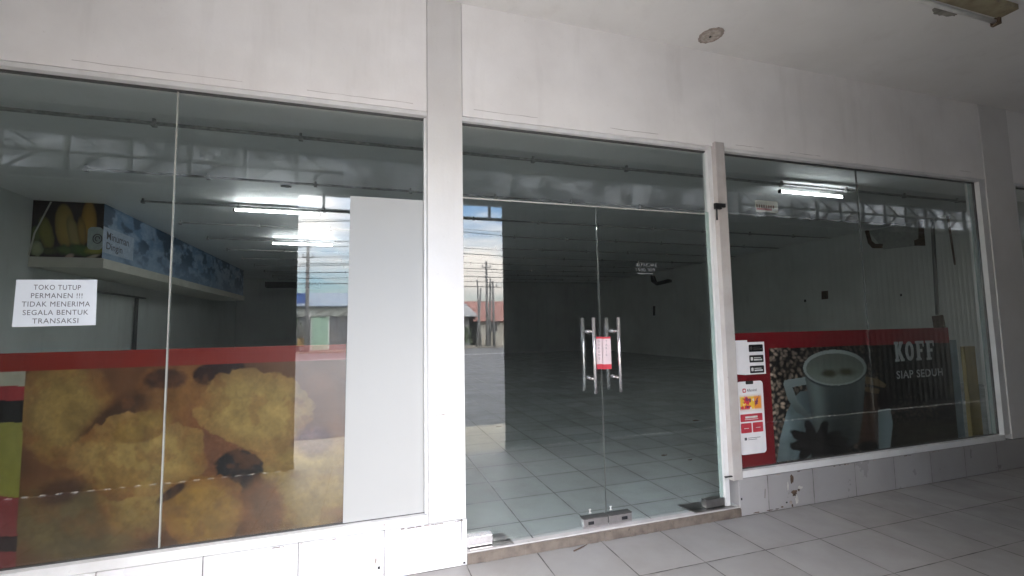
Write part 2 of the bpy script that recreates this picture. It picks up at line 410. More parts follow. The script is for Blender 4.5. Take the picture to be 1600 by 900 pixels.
# door post with cap, side rebate and bolt
dp = B(); dp.box((DPL+.035, -.055, PL+.002), (DPR, .04, HEAD+.045)); post = dp.build('door_post', 'post', shop, .003)
box('post_rebate', (DPL, -.018, FLI+.01), (DPL+.034, .035, HEAD-.002), 'frame', post)
box('post_edge', (DPL-.022, .002, FLI+.012), (DPL-.001, .012, 2.03), 'edge', post)
b = B(); b.box((DPL-.005, -.075, 2.035), (DPL+.045, -.056, 2.075)); b.box((DPL+.035, -.09, 2.045), (DPL+.065, -.076, 2.07)); b.tube([(DPL+.008, -.066, 2.035), (DPL+.008, -.066, 1.96)], .006)
b.build('bolt', 'black', post)
box('cable', (DPL-.02, -.05, .262), (DPR-.03, -.0365, .268), 'dark', post)
# door head light
df = B(); df.box((COLR+.002, -.02, HEAD-.004), (DPL+.034, .03, HEAD+.020)); door_head = df.build('door_frame', 'frame', shop, .0015)
box('gasket', (COLR+.004, .006, HEAD-.013), (DPL, .026, HEAD-.0045), 'gasket', door_head)
box('pane', (COLR+.004, .010, 2.022), (DPL-.003, .018, HEAD-.006), 'glass', door_head)
box('transom_edge', (COLR+.004, .008, 2.014), (DPL-.003, .020, 2.0215), 'joint', door_head)

# two glass door leaves
SX = 1.402
def handle(parent, u_out, x_out):
    # outer and inner bars joined through the glass by two stand-offs
    b = B(); z0, z1 = .858, 1.312
    x = x_out
    b.tube([(x, -.062, z0), (x, -.062, z1)], .0105, 14); b.tube([(x, .085, z0), (x, .085, z1)], .0105, 14)
    for z in (z0+.085, z1-.085):
        b.tube([(x, -.062, z), (x, .085, z)], .0075, 10); b.tube([(x, -.004, z), (x, .009, z)], .014, 12); b.tube([(x, .019, z), (x, .03, z)], .014, 12)
    return b.build('handle', 'steel', parent)
for k, (x0, x1) in enumerate(((COLR+.008, SX-.002), (SX+.002, DPL-.005))):
    d = B().box((x0, .010, FLI+.012), (x1, .020, 2.012)).build('door', 'glass', shop)
    tag(d, 'left glass door leaf' if k == 0 else 'right glass door leaf')
    xh = [ony(929, 550, -.062)[0], ony(968, 550, -.062)[0]][k]
    handle(d, 0, xh)
    xa, xb = ((SX-.165, SX-.004), (SX+.004, SX+.16))[k]
    lk = B().box((xa, -.012, FLI+.008), (xb, .038, FLI+.062)).build('lock', 'steel', d, .002)
    xk = xa+.05 if k == 0 else xb-.05
    b = B(); b.box((xk-.018, -.0145, FLI+.028), (xk+.018, -.0125, FLI+.045)); b.build('keyhole', 'black', d)
    b = B(); b.box((xa, -.0135, FLI+.0625), (xb, .0385, FLI+.066)); b.build('lock_edge', 'gasket', d)
    xa, xb = ((x0-.002, x0+.145), (x1-.145, x1+.002))[k]
    B().box((xa, -.012, FLI+.012), (xb, .036, FLI+.062)).build('pivot_fitting', 'steel' if k == 0 else 'steeld', d, .002)
    box('leaf_edge', ((x1+.0002) if k == 0 else (x0-.0012), .0105, FLI+.07), ((x1+.0012) if k == 0 else (x0-.0002), .0195, 2.01), 'jointd', d)
    st = B(); cx = ((SX-.12), (SX+.02))[k]  # small etched marks above the lock
    st.box((cx, .0085, FLI+.085), (cx+.018, .0095, FLI+.089)); st.box((cx+.006, .0085, FLI+.089), (cx+.012, .0095, FLI+.105)); st.box((cx+.001, .0085, FLI+.105), (cx+.017, .0095, FLI+.109))
    st.build('glass_mark', 'letter', d)
for k, (x0, x1) in enumerate(((COLR+.02, COLR+.27), (DPL-.25, DPL+.05))):
    B().slabz([(x0+.0, -.034), (x1, -.034), (x1-.02, .11), (x0+.0, .11)] if k == 0 else [(x0, -.034), (x1, -.034), (x1, .11), (x0-.03, .11)], FLI+.003, FLI+.007).build('floor_spring_cover', 'steeld', shop)

# damage on the plinth
def jag(cx, cz, w, h, n, seed, y, name, mat, parent):
    r = random.Random(seed); pts = []
    for i in range(n):
        a = 2*math.pi*i/n; k = r.uniform(.55, 1.1); pts.append((cx+w*k*math.cos(a), cz+h*k*math.sin(a)))
    return B().slab(pts, y-.0012, y+.0005).build(name, mat, parent)
PX = lambda u, v: ony(u, v, -.036)
for i, (u, v, w, h, m) in enumerate(((1237, 748, .016, .036, 'stain'), (1241, 770, .030, .024, 'stain'), (1250, 762, .022, .014, 'plaster'), (1245, 780, .016, .03, 'plaster'), (1236, 785, .014, .018, 'stainl'), (1231, 760, .008, .03, 'plaster'), (1248, 765, .01, .012, 'stain'), (1238, 790, .009, .014, 'stain'),
        (1203, 800, .03, .004, 'stain'), (1222, 792, .012, .006, 'stain'), (1214, 796, .02, .003, 'stain'), (1182, 803, .03, .004, 'stain'), (587, 876, .006, .02, 'stainl'), (600, 820, .004, .01, 'stainl'))):
    x, z = PX(u, v); jag(x, max(z, .008), w, h, 15, i, -.0365, 'chip', m, shop)
for u, v, w, h in ((1229, 785, .012, .009), (592, 887, .012, .013), (772, 871, .011, .009), (1144, 782, .01, .014)):
    x, z = PX(u, v); x = min(x, COLR-.012) if u < 800 else max(x, DPR-.005); box('plug', (x-w/2, -.0385, z-h/2), (x+w/2, -.0366, z+h/2), 'black', shop)
x, z = PX(1195, 771); B().slab([(x-.004, z-.03), (x-.001, z-.03), (x+.006, z+.03), (x+.003, z+.03)], -.0375, -.0366).build('crack', 'stain', shop)
# peeling paint marks along head frame and column foot
r_ = random.Random(5)
for (u0, v0, u1, v1, n) in ((625, 822, 665, 818, 7), (670, 818, 716, 808, 14), (1200, 746, 1330, 727, 10), (420, 845, 540, 833, 6), (1340, 723, 1500, 700, 8)):
    for k in range(n):
        t = r_.random(); x, z = PX(u0+(u1-u0)*t, v0+(v1-v0)*t)
        w = r_.uniform(.006, .035); box('scuff', (x, -.0372, PL-.006), (x+w, -.0362, PL-.006+r_.uniform(.002, .006)), 'stainl' if k % 2 else 'stain', shop)
for (u, v, w) in ((680, 649, .05), (690, 648, .02), (705, 645, .02), (678, 702, .012), (700, 660, .008)):
    x, z = ony(u, v, -.034); B().slab([(x, z-.002), (x+w*.5, z-.0005), (x+w, z-.002), (x+w, z+.001), (x+w*.4, z+.003), (x, z+.0005)], -.0352, -.0342).build('scuff', 'stainl', shop)
for (x0, x1, z) in ((.6, 1.0, 2.535), (1.5, 1.86, 2.527), (2.5, 2.75, 2.52), (-1.3, -.6, 2.53), (-.3, .25, 2.527), (4.9, 5.05, 2.54), (5.45, 5.6, 2.53), (3.0, 3.3, 2.515)):
    n = 10; top = [(x0+(x1-x0)*i/n, z+.004*r_.random()) for i in range(n+1)]; bot = [(p[0], p[1]-r_.uniform(.0008, .004)) for p in top][::-1]
    B().slab(top+bot, -.0308, -.0301).build('paint_crack', 'crackm', shop)

# ------------------------------------------------------------------ canopy front: shutters, beams, truss
def shutter(x0, x1, label):
    t = thing('folding_shutter', ((x0+x1)/2, -FD, 0), label, 'shutter', 'folding metal shutters along the canopy front')
    b = B(); n = int((x1-x0)/.055); w = (x1-x0)/n
    prof = []
    for i in range(n):
        x = x0+i*w; o = 0 if i % 2 else .008
        prof += [(x+.004, -FD-o), (x+w-.004, -FD-o)]
    for (xa, ya), (xb, yb) in zip(prof[:-1], prof[1:]):
        b.poly([(xa, ya, .035), (xb, yb, .035), (xb, yb, 2.555), (xa, ya, 2.555)])
        b.poly([(xa, ya+.003, .035), (xa, ya+.003, 2.555), (xb, yb+.003, 2.555), (xb, yb+.003, .035)])
    b.build('slat_curtain', 'shutter', t)
    f = B(); x = x0
    while x < x1-.05: f.box((x, -FD-.012, .0), (x+.055, -FD+.004, .0345)); x += .105
    f.box((x0, -FD-.024, .012), (x1, -FD+.010, .034))
    f.box((x0, -FD-.026, .0345), (x1, -FD+.012, .055)); f.build('bottom_rail', 'shutter', t)
    return t
shutter(-9, -.60, 'dark ribbed folding shutter left of the open bay, mirrored in the left shop window')
shutter(1.40, 16, 'dark ribbed folding shutter right of the open bay, mirrored in the glass doors')
fb = shop
b = B(); b.box((-9, -FD-.05, 2.558), (16, -FD+.05, 2.625)); b.box((-9, -FD-.05, 2.95), (16, -FD+.05, ZC-.002)); b.build('beam', 'truss', fb)
b = B(); b.box((-.60, -FD-.02, 2.395), (1.40, -FD+.02, 2.422)); b.box((-.395, -FD-.015, 2.423), (-.37, -FD+.015, 2.557)); b.box((1.25, -FD-.015, 2.423), (1.275, -FD+.015, 2.557)); b.build('door_bar', 'truss', fb)
for x0, x1 in ((-9, -.2), (4.6, 16)):
    b = B(); b.box((x0, -FD-.012, 2.775), (x1, -FD+.012, 2.80))
    x = x0; k = 0
    while x < x1:
        b.box((x, -FD-.014, 2.626), (x+.03, -FD+.014, 2.949))
        s_ = .17; 
        b.slab([(x+.03, 2.626), (x+.06, 2.626), (x+.26, 2.774), (x+.23, 2.774)], -FD-.01, -FD+.01)
        b.slab([(x+.26, 2.801), (x+.29, 2.801), (x+.09, 2.948), (x+.06, 2.948)], -FD-.01, -FD+.01)
        x += .44; k += 1
    b.build('lattice', 'truss', fb)
tm = M('translucent_panel'); tl = tm.n('ShaderNodeBsdfTranslucent', {'Color': (.42, .43, .44, 1)}).outputs[0]; dd = tm.n('ShaderNodeBsdfDiffuse', {'Color': (.12, .12, .12, 1)}).outputs[0]
tm.t.links.new(tm.n('ShaderNodeMixShader', {0: tm.ramp(tm.noise(5), .35, .65, .0, .7), 1: tl, 2: dd}).outputs[0], tm.o.inputs[0])
for x0, x1 in ((-9, -.2), (4.6, 16)): box('clear_panel', (x0, -FD-.035, 2.626), (x1, -FD-.031, 2.949), tm.m, fb)
box('daylight_panel', (-.198, -FD-.03, 2.626), (4.598, -FD-.024, 2.949), tm.m, fb)  # translucent infill added to let daylight onto the header wall and ceiling

# ------------------------------------------------------------------ canopy ceiling fittings
cr_ = thing('ceiling_rose', (2.19, -.19, ZC), 'round brown stain and old ceiling rose left on the canopy ceiling', 'ceiling rose')
r1 = random.Random(3)
def disc(cx, cy, rx, ry, z0, z1, n=36, jag_=.12, rot=0):
    pts = []
    for i in range(n):
        a = 2*math.pi*i/n; k = 1+r1.uniform(-jag_, jag_); x = rx*k*math.cos(a); y = ry*k*math.sin(a)
        pts.append((cx+x*math.cos(rot)-y*math.sin(rot), cy+x*math.sin(rot)+y*math.cos(rot)))
    return B().slabz(pts, z0, z1)
disc(2.19, -.19, .075, .085, ZC-.003, ZC-.0005, jag_=.06).build('stain_ring', 'stainl', cr_)
disc(2.19, -.19, .058, .066, ZC-.006, ZC-.0032, jag_=.03).build('rose_plate', plain('rose_beige', (.42, .37, .33), .8, var=.3, sc=50), cr_)
disc(2.188, -.185, .007, .009, ZC-.010, ZC-.0062, 12, .1).build('wire_end', 'dark', cr_)
# unlit batten lamp, upper right corner
cx0, cy0 = 3.80, -.90
lamp = thing('canopy_lamp', (cx0-.6, cy0, ZC), 'unlit old tube lamp with rusty fitting on the canopy ceiling, upper right corner', 'lamp')
b = B(); b.box((cx0-1.25, cy0-.075, ZC-.035), (cx0, cy0+.02, ZC-.001)); b.build('batten', 'rustb', lamp, .003)
B().tube([(cx0-1.22, cy0+.03, ZC-.052), (cx0-.03, cy0+.03, ZC-.052)], .013, 12).build('tube', 'tubeoff', lamp)
for xx in (cx0-.03, cx0-1.245): B().box((xx, cy0+.005, ZC-.075), (xx+.025, cy0+.05, ZC-.03)).build('lamp_holder', 'stain', lamp, .003)
disc(cx0-.35, cy0+.1, .11, .035, ZC-.0025, ZC-.0005, jag_=.15).build('dirt_patch', plain('lamp_dirt', (.22, .21, .19), .9, var=.4), lamp)

# ------------------------------------------------------------------ shop interior: rails, lamps, display canopy
def rail(y, x0, x1, label):
    t = thing('ceiling_rail', (x0, y, ZI), label, 'ceiling rail', 'metal rails hung across the shop ceiling')
    b = B(); b.box((x0, y-.022, ZI-.055), (x1, y+.022, ZI-.035)); h = b; x = x0+.02
    while x < x1: 
        h.box((x-.012, y-.012, ZI-.036), (x+.012, y+.012, ZI-.0005)); h.box((x-.02, y-.028, ZI-.075), (x+.02, y+.028, ZI-.0555)); x += 1.25
    h.build('channel', 'rail', t)
    return t
names = ['the one nearest the shop glass', 'second from the glass', 'third from the glass, carrying the near lit tube', 'fourth from the glass', 'fifth from the glass, carrying the far lit tube', 'sixth from the glass', 'seventh from the glass', 'eighth from the glass', 'ninth from the glass', 'tenth from the glass', 'last before the back wall']
for k, y in enumerate([2.38, 4.0, 5.47, 6.93, 8.45, 9.9, 11.35, 12.8, 14.25, 15.7, 16.9]):
    rail(y, -3.16 if k else -4.4, 10.5, 'thin dark ceiling rail, '+names[k])
def tube_lamp(x0, y, label, tm_='tube'):
    t = thing('tube_lamp', (x0, y, ZI), label, 'lamp', 'lit fluorescent tubes inside the shop')
    B().box((x0-.03, y-.025, ZI-.085), (x0+1.23, y+.025, ZI-.0765)).build('batten', 'batten', t)
    B().tube([(x0, y, ZI-.105), (x0+1.2, y, ZI-.105)], .014, 12).build('tube', tm_, t)
    B().box((x0-.03, y-.02, ZI-.125), (x0-.001, y+.02, ZI-.086)).build('lamp_holder', 'black', t); B().box((x0+1.201, y-.02, ZI-.125), (x0+1.23, y+.02, ZI-.086)).build('lamp_holder', 'black', t)
tube_lamp(-1.93, 5.47, 'lit white tube on the third rail, seen through the left window, upper of the two')
tube_lamp(-1.91, 8.45, 'lit white tube on the fifth rail, seen through the left window, lower of the two')
tube_lamp(5.75, 2.52, 'lit white tube on the near rail, alone in the right window', 'tubed')
box_ = disc(-1.05, 3.98+.35, .07, .05, ZI-.006, ZI-.0005, 20, .1).build('ceiling_hole', 'dark'); tag(box_, 'small dark round hole in the shop ceiling above the lit tubes', 'ceiling hole')

# display canopy along the left wall with pictures
YF, XS = 5.94, -3.81
dc = thing('display_canopy', (-4.2, YF, 2.25), 'boxed overhead display with corn picture in front and blue ice picture along its side', 'display')
box('box', (XL+.002, YF+.004, 2.405), (XS-.004, 14.6, ZI-.001), 'ledge', dc)
box('ledge', (XL+.001, YF-.02, 2.255), (XS+.03, 14.62, 2.402), 'ledge', dc, .004)
def PK(x, z, yy=YF): return projy(x, z, yy)
def corn(A, Z):
    U, Vv = projy(A, Z, YF); img = np.zeros(A.shape+(3,))+np.array((.035, .02, .014)); img *= (.6+.8*fbm(U*.08, Vv*.08, 4))[..., None]
    img = blob(img, U, Vv, 57, 366, 9, 14, (.16, .20, .07), 0, .2, .2, 2, .1)
    img = blob(img, U, Vv, 72, 364, 11, 27, (.30, .27, .07), -12, .12, .12, 1, .08)
    img = blob(img, U, Vv, 101, 353, 15, 35, (.50, .34, .075), -4, .1, .08, 3, .08)
    img = blob(img, U, Vv, 115, 366, 9, 30, (.42, .32, .10), -14, .15, .1, 5, .08)
    img = blob(img, U, Vv, 139, 347, 12, 33, (.55, .30, .05), 0, .1, .06, 6, .08)
    img = blob(img, U, Vv, 128, 362, 7, 22, (.42, .26, .06), -5, .2, .1, 7, .08)
    k = (.86+.14*np.sin(U*1.9)*np.sin(Vv*1.5)); img *= k[..., None]
    img = blob(img, U, Vv, 78, 392, 13, 6, (.09, .10, .035), 0, .3, .5, 8, .15)
    img = blob(img, U, Vv, 104, 391, 18, 8, (.10, .15, .04), 0, .3, .5, 9, .15)
    img = blob(img, U, Vv, 126, 391, 16, 9, (.08, .14, .03), 10, .3, .5, 10, .15)
    img = blob(img, U, Vv, 148, 391, 14, 7, (.34, .33, .06), -5, .3, .3, 11, .15)
    img = blob(img, U, Vv, 57, 388, 11, 12, (.36, .40, .22), 0, .15, .25, 12, .15)
    img = blob(img, U, Vv, 108, 401, 8, 4, (.5, .36, .28), -20, .3, .3, 13, .15)
    img = blob(img, U, Vv, 145, 401, 11, 2.5, (.5, .42, .3), -15, .3, .3, 14, .15)
    return img
picture('corn_picture', corn, (XL+.004, 2.408), (XS-.001, ZI-.003), 'Y', YF, 110, 90, printm, dc)
def ice(A, Z):
    n1 = fbm(A*1.7+3*fbm(A*2, Z*3, 30), Z*4.2+3*fbm(A*1.5, Z*3, 31), 32, 5); r = np.abs(n1-.5)*2
    t = ss(.04, .38, r); low = ss(2.95, 2.45, Z)
    dark = np.array((.035, .085, .15)); lt = np.array((.32, .44, .60)); md = np.array((.13, .24, .38))
    n2 = fbm(A*3, Z*6, 40)[..., None]
    img = lt*(1-t[..., None])*.9+md*t[..., None]; img = img*(1-ss(.45, .62, n2))+dark*ss(.45, .62, n2)*1.0+img*0
    img = img*(1-low[..., None]*.5)+lt*low[..., None]*.45
    return img
picture('ice_picture', ice, (YF, 2.408), (14.58, ZI-.003), 'X', XS-.002, 420, 60, printm, dc)
def rrect(x0, x1, z0, z1, r, n=5):
    p = []
    for cx, cz, a0 in ((x1-r, z1-r, 0), (x0+r, z1-r, 90), (x0+r, z0+r, 180), (x1-r, z0+r, 270)):
        for i in range(n+1): a = math.radians(a0+90*i/n); p.append((cx+r*math.cos(a), cz+r*math.sin(a)))
    return p
B().slab(rrect(-4.0, XS+.001, 2.53, 2.88, .06), YF-.004, YF-.001).build('label_plate', plain('pale_label', (.40, .46, .43), .5), dc)
b = B(); pts = [(-3.875+.055*math.cos(a), 2.70+.07*math.sin(a)) for a in [math.radians(i*20) for i in range(18)]]
for a, c in zip(pts, pts[1:]+pts[:1]): b.tube([(a[0], YF-.006, a[1]), (c[0], YF-.006, c[1])], .007, 6)
pts = [(-3.875+.028*math.cos(a), 2.70+.036*math.sin(a)) for a in [math.radians(i*30) for i in range(10)]]
for a, c in zip(pts[:-1], pts[1:]): b.tube([(a[0], YF-.006, a[1]), (c[0], YF-.006, c[1])], .007, 6)
b.build('label_icon', 'ink', dc)
b = B(); b.box((XS-.001, YF+.002, 2.50), (XS+.002, YF+.98, 2.90)); b.build('label_plate', plain('blue_white_label', (.42, .50, .62), .5), dc)
text_part('label_text', 'Minuman', XS+.004, 2.715, YF+.10, .125, 'ink', dc, width=.70, bold=.01, plane='YZ')
text_part('label_text', 'Dingin', XS+.004, 2.53, YF+.10, .145, 'ink', dc, width=.50, bold=.01, plane='YZ')
B().tube([(-4.45, YF-.03, ZI-.02), (-4.62, YF-.03, 2.75), (-4.67, YF-.03, 2.42)], .010, 8).build('wire', 'ledge', dc)
# bracket arm and pipes on the left wall under the ledge
t = thing('wall_pipe', (-4.6, 8.2, 0), 'dark upright pipe with a short arm on the left wall under the display', 'pipe')
B().tube([(-4.62, 9.2, .07), (-4.62, 9.2, 2.0)], .035, 10).build('pipe', plain('pipe_grey', (.10, .10, .10), .7), t)
B().tube([(-4.62, 7.4, 2.02), (-4.62, 9.6, 2.02)], .02, 8).build('arm', plain('arm_grey', (.22, .22, .22), .7), t)
t = box('ceiling_duct', (-3.2, 14.7, 2.72), (-1.5, 15.2, 2.9), 'dark'); tag(t, 'dark horizontal box hanging at the far end past the blue display', 'duct')

# right wall fixtures
def rw(u, v, x=XR): d = ray(u, v); t_ = x/d.x; return d.y*t_-DC, EYE+d.z*t_
def wallslab(name, pts, mat, parent=None, th=.012, x=XR):
    P = [rw(u, v) for u, v in pts]; b = B(); n = len(P)
    b.poly([(x-th, *p) for p in P]); b.poly([(x-.0005, *p) for p in P][::-1])
    for k in range(n): a, c = P[k], P[(k+1) % n]; b.poly([(x-th, *a), (x-.0005, *a), (x-.0005, *c), (x-th, *c)])
    return b.build(name, mat, parent)
t = thing('wall_scar', (XR, 4.1, 2.9), 'pale patch with dark brown corner marks high on the right wall', 'wall mark')
wallslab('pale_patch', [(1358, 361), (1437, 345), (1440, 383), (1380, 390)], plain('patch_paint', (.42, .43, .40), .8, var=.15), t, .003)
wallslab('rust_mark', [(1352, 360), (1358, 360), (1362, 376), (1368, 381), (1380, 381), (1379, 388), (1364, 388), (1357, 380)], 'stain', t, .02)
wallslab('rust_mark', [(1436, 343), (1443, 343), (1446, 384), (1430, 384), (1429, 376), (1436, 373)], 'stain', t, .02)
t = thing('wall_conduit', (XR, 3.5, 1), 'dark upright conduit ending in a small box on the right wall, above the coffee poster', 'conduit')
wallslab('conduit', [(1455, 343), (1460, 343), (1468, 492), (1463, 492)], plain('conduit_grey', (.16, .165, .16), .7), t, .03)
wallslab('box', [(1459, 494), (1474, 492), (1478, 512), (1462, 513)], 'stain', t, .06)
t = wallslab('hanging_wire', [(1479, 337), (1483, 337), (1494, 414), (1491, 414)], 'stain', None, .01); tag(t, 'thin dark wire hanging down the right wall beside the window edge', 'wire')
t = wallslab('wall_socket', [(1285, 455), (1294, 454), (1294, 467), (1285, 468)], 'stain', None, .03); tag(t, 'small brown square socket alone in the middle of the right wall', 'socket')
for i, (u, v) in enumerate(((1258, 470), (1408, 461))):
    t = wallslab('wall_hole', [(u-1.6, v-2), (u+1.6, v-2), (u+1.6, v+2), (u-1.6, v+2)], 'dark', None, .004)
    tag(t, ('tiny dark hole in the right wall just left of the brown socket', 'tiny dark hole in the right wall under the removed air conditioner patch')[i], 'wall hole', 'holes in the right wall')
t = thing('wall_bracket', (XR, 12.3, 2.9), 'dark bent bracket with loose cable on the far right wall, seen through the door', 'bracket')
wallslab('bracket', [(1019, 430), (1023, 430), (1027, 441), (1046, 436), (1050, 437), (1050, 441), (1028, 446), (1020, 440)], 'dark', t, .08)
wallslab('cable', [(1022, 478), (1024, 478), (1024, 493), (1022, 493)], 'dark', t, .05)

# debris on the shop floor
for i, (x, y, s_, lb) in enumerate(((2.62, 1.15, .030, 'crumpled dark scrap on the shop floor right of the lock, nearer one'), (2.75, .95, .022, 'flat dark scrap on the shop floor right of the doors'), (3.9, 2.3, .05, 'dark flat litter on the shop floor far right of the door opening'), (1.55, 2.9, .03, 'small dark speck of litter on the shop floor behind the left door'))):
    o = disc(x, y, s_, s_*.4, FLI+.0005, FLI+.006, 9, .45).build('litter', 'stain'); tag(o, lb, 'litter', 'scraps on the shop floor')
tw = B().tube([(1.13, -.10, .004), (1.20, -.075, .006), (1.235, -.055, .005)], [.004, .003, .0015], 6).build('twig', 'stain'); tag(tw, 'small brown twig on the pavement tiles in front of the door threshold', 'twig')

# ------------------------------------------------------------------ things on the glass
YI = .0205   # just behind the inner face of the panes
def nug(A, Z):
    U, Vv = projy(A, Z, YI); sh = A.shape+(3,)
    n = fbm(U*.015, Vv*.015, 50); img = np.zeros(sh)+np.array((.085, .042, .024)); img *= (.4+1.2*n)[..., None]
    hf = fbm(U*.16, Vv*.16, 120, 4); lf = fbm(U*.045, Vv*.045, 121, 4); cr1 = fbm(U*.5, Vv*.5, 122, 3)
    def piece(cx, cy, rx, ry, rot, col, seed, soft=.03, brown=.5, amp=1.0):
        a = math.radians(rot); dx = (U-cx)*math.cos(a)+(Vv-cy)*math.sin(a); dy = -(U-cx)*math.sin(a)+(Vv-cy)*math.cos(a)
        r = np.sqrt((dx/rx)**2+(dy/ry)**2)+amp*(.42*(fbm(U*.017, Vv*.017, seed)-.5)+.20*(fbm(U*.07, Vv*.07, seed+3)-.5)+.10*(hf-.5))
        m = 1-ss(1-soft, 1+soft, r); c = np.zeros(sh)+np.array(col)
        b = np.clip(ss(.50, 1.02, r)*brown+ss(.54, .70, fbm(U*.035, Vv*.035, seed+7))*.35, 0, .9)[..., None]
        c = c*(1-b)+np.array((.13, .055, .022))*b
        c *= (.62+.76*lf)[..., None]*(.80+.40*hf)[..., None]*(.86+.28*cr1)[..., None]
        img[:] = img*(1-m[..., None])+c*m[..., None]
    ol = (.20, .148, .062); ol2 = (.245, .185, .080); br = (.15, .078, .030); dk = (.020, .010, .008)
    piece(290, 625, 78, 62, 0, br, 151, .12); piece(350, 660, 60, 50, 0, (.12, .055, .035), 152, .2)
    piece(100, 640, 74, 86, 15, ol, 153, .10); piece(150, 740, 70, 40, -20, (.12, .065, .028), 154, .25)
    piece(178, 652, 70, 20, -36, (.045, .022, .014), 155, .5, .2); piece(163, 672, 26, 10, -36, dk, 156, .4, 0)
    piece(258, 592, 36, 16, 0, (.035, .014, .012), 157, .2, 0); piece(345, 582, 44, 20, -8, (.018, .006, .008), 158, .1, 0)
    piece(345, 700, 58, 50, 20, (.12, .055, .035), 159, .2)
    piece(470, 755, 100, 85, 0, ol, 160, .12); piece(400, 640, 90, 64, 10, ol2, 161, .025, .45)
    piece(372, 732, 36, 28, 20, (.008, .007, .012), 162, .06, 0, 1.4); piece(392, 765, 17, 30, 8, (.012, .008, .010), 163, .15, 0)
    piece(492, 690, 32, 24, 0, (.085, .045, .060), 164, .4, .1)
    piece(110, 820, 110, 62, 0, (.10, .082, .045), 165, .3, .1, .5); piece(215, 780, 60, 60, 10, ol, 170, .15)
    piece(216, 712, 104, 66, -4, ol2, 166, .02, .5); piece(222, 668, 46, 24, -20, (.20, .14, .045), 167, .1, .3)
    piece(318, 800, 72, 56, -25, (.20, .125, .030), 168, .03, .6); piece(410, 800, 34, 55, 5, (.11, .055, .028), 169, .25)
    piece(268, 770, 28, 8, -34, (.018, .009, .007), 171, .2, 0); piece(95, 768, 40, 18, -20, (.05, .024, .014), 172, .4, .1)
    img *= np.array((1.0, .84, .62))
    # left strip of another print
    lx = U < (40-(Vv-580)*.053)
    g = np.zeros(sh)+np.array((.33, .30, .06))
    g[Vv < 660] = (.02, .016, .015); g[Vv < 626] = (.40, .04, .045); g[Vv < 603] = (.50, .47, .36); g[Vv > 775+U*.1] = (.30, .05, .05); g[(Vv > 838)&(Vv < 862)] = (.04, .02, .02)
    g *= (.85+.3*fbm(U*.1, Vv*.1, 73, 3))[..., None]
    img[lx] = g[lx]*.5
    # red band on top
    rb = Z > 1.108; img[rb] = (np.zeros(sh)+np.array((.17, .014, .009)))[rb]
    return img
posterl = thing('food_poster', (-.9, YI, SILL), 'wide poster of fried nuggets under a red band inside the left window', 'poster')
picture('print', nug, (-1.98, SILL+.004), (-.092, 1.19), 'Y', YI, 400, 210, printm, posterl)
box('backing', (-1.98, YI+.0005, SILL+.004), (-.092, YI+.003, 1.19), 'board', posterl)
# white board filling the rest of the pane
t = B().slab([(-.098, SILL+.003), (COLL-.016, SILL+.003), (COLL-.016, 1.985), (-.078, 1.985)], -.0 +.0066, .0094).build('white_film', 'film'); tag(t, 'tall plain white film on the left window glass, between poster and column', 'film')

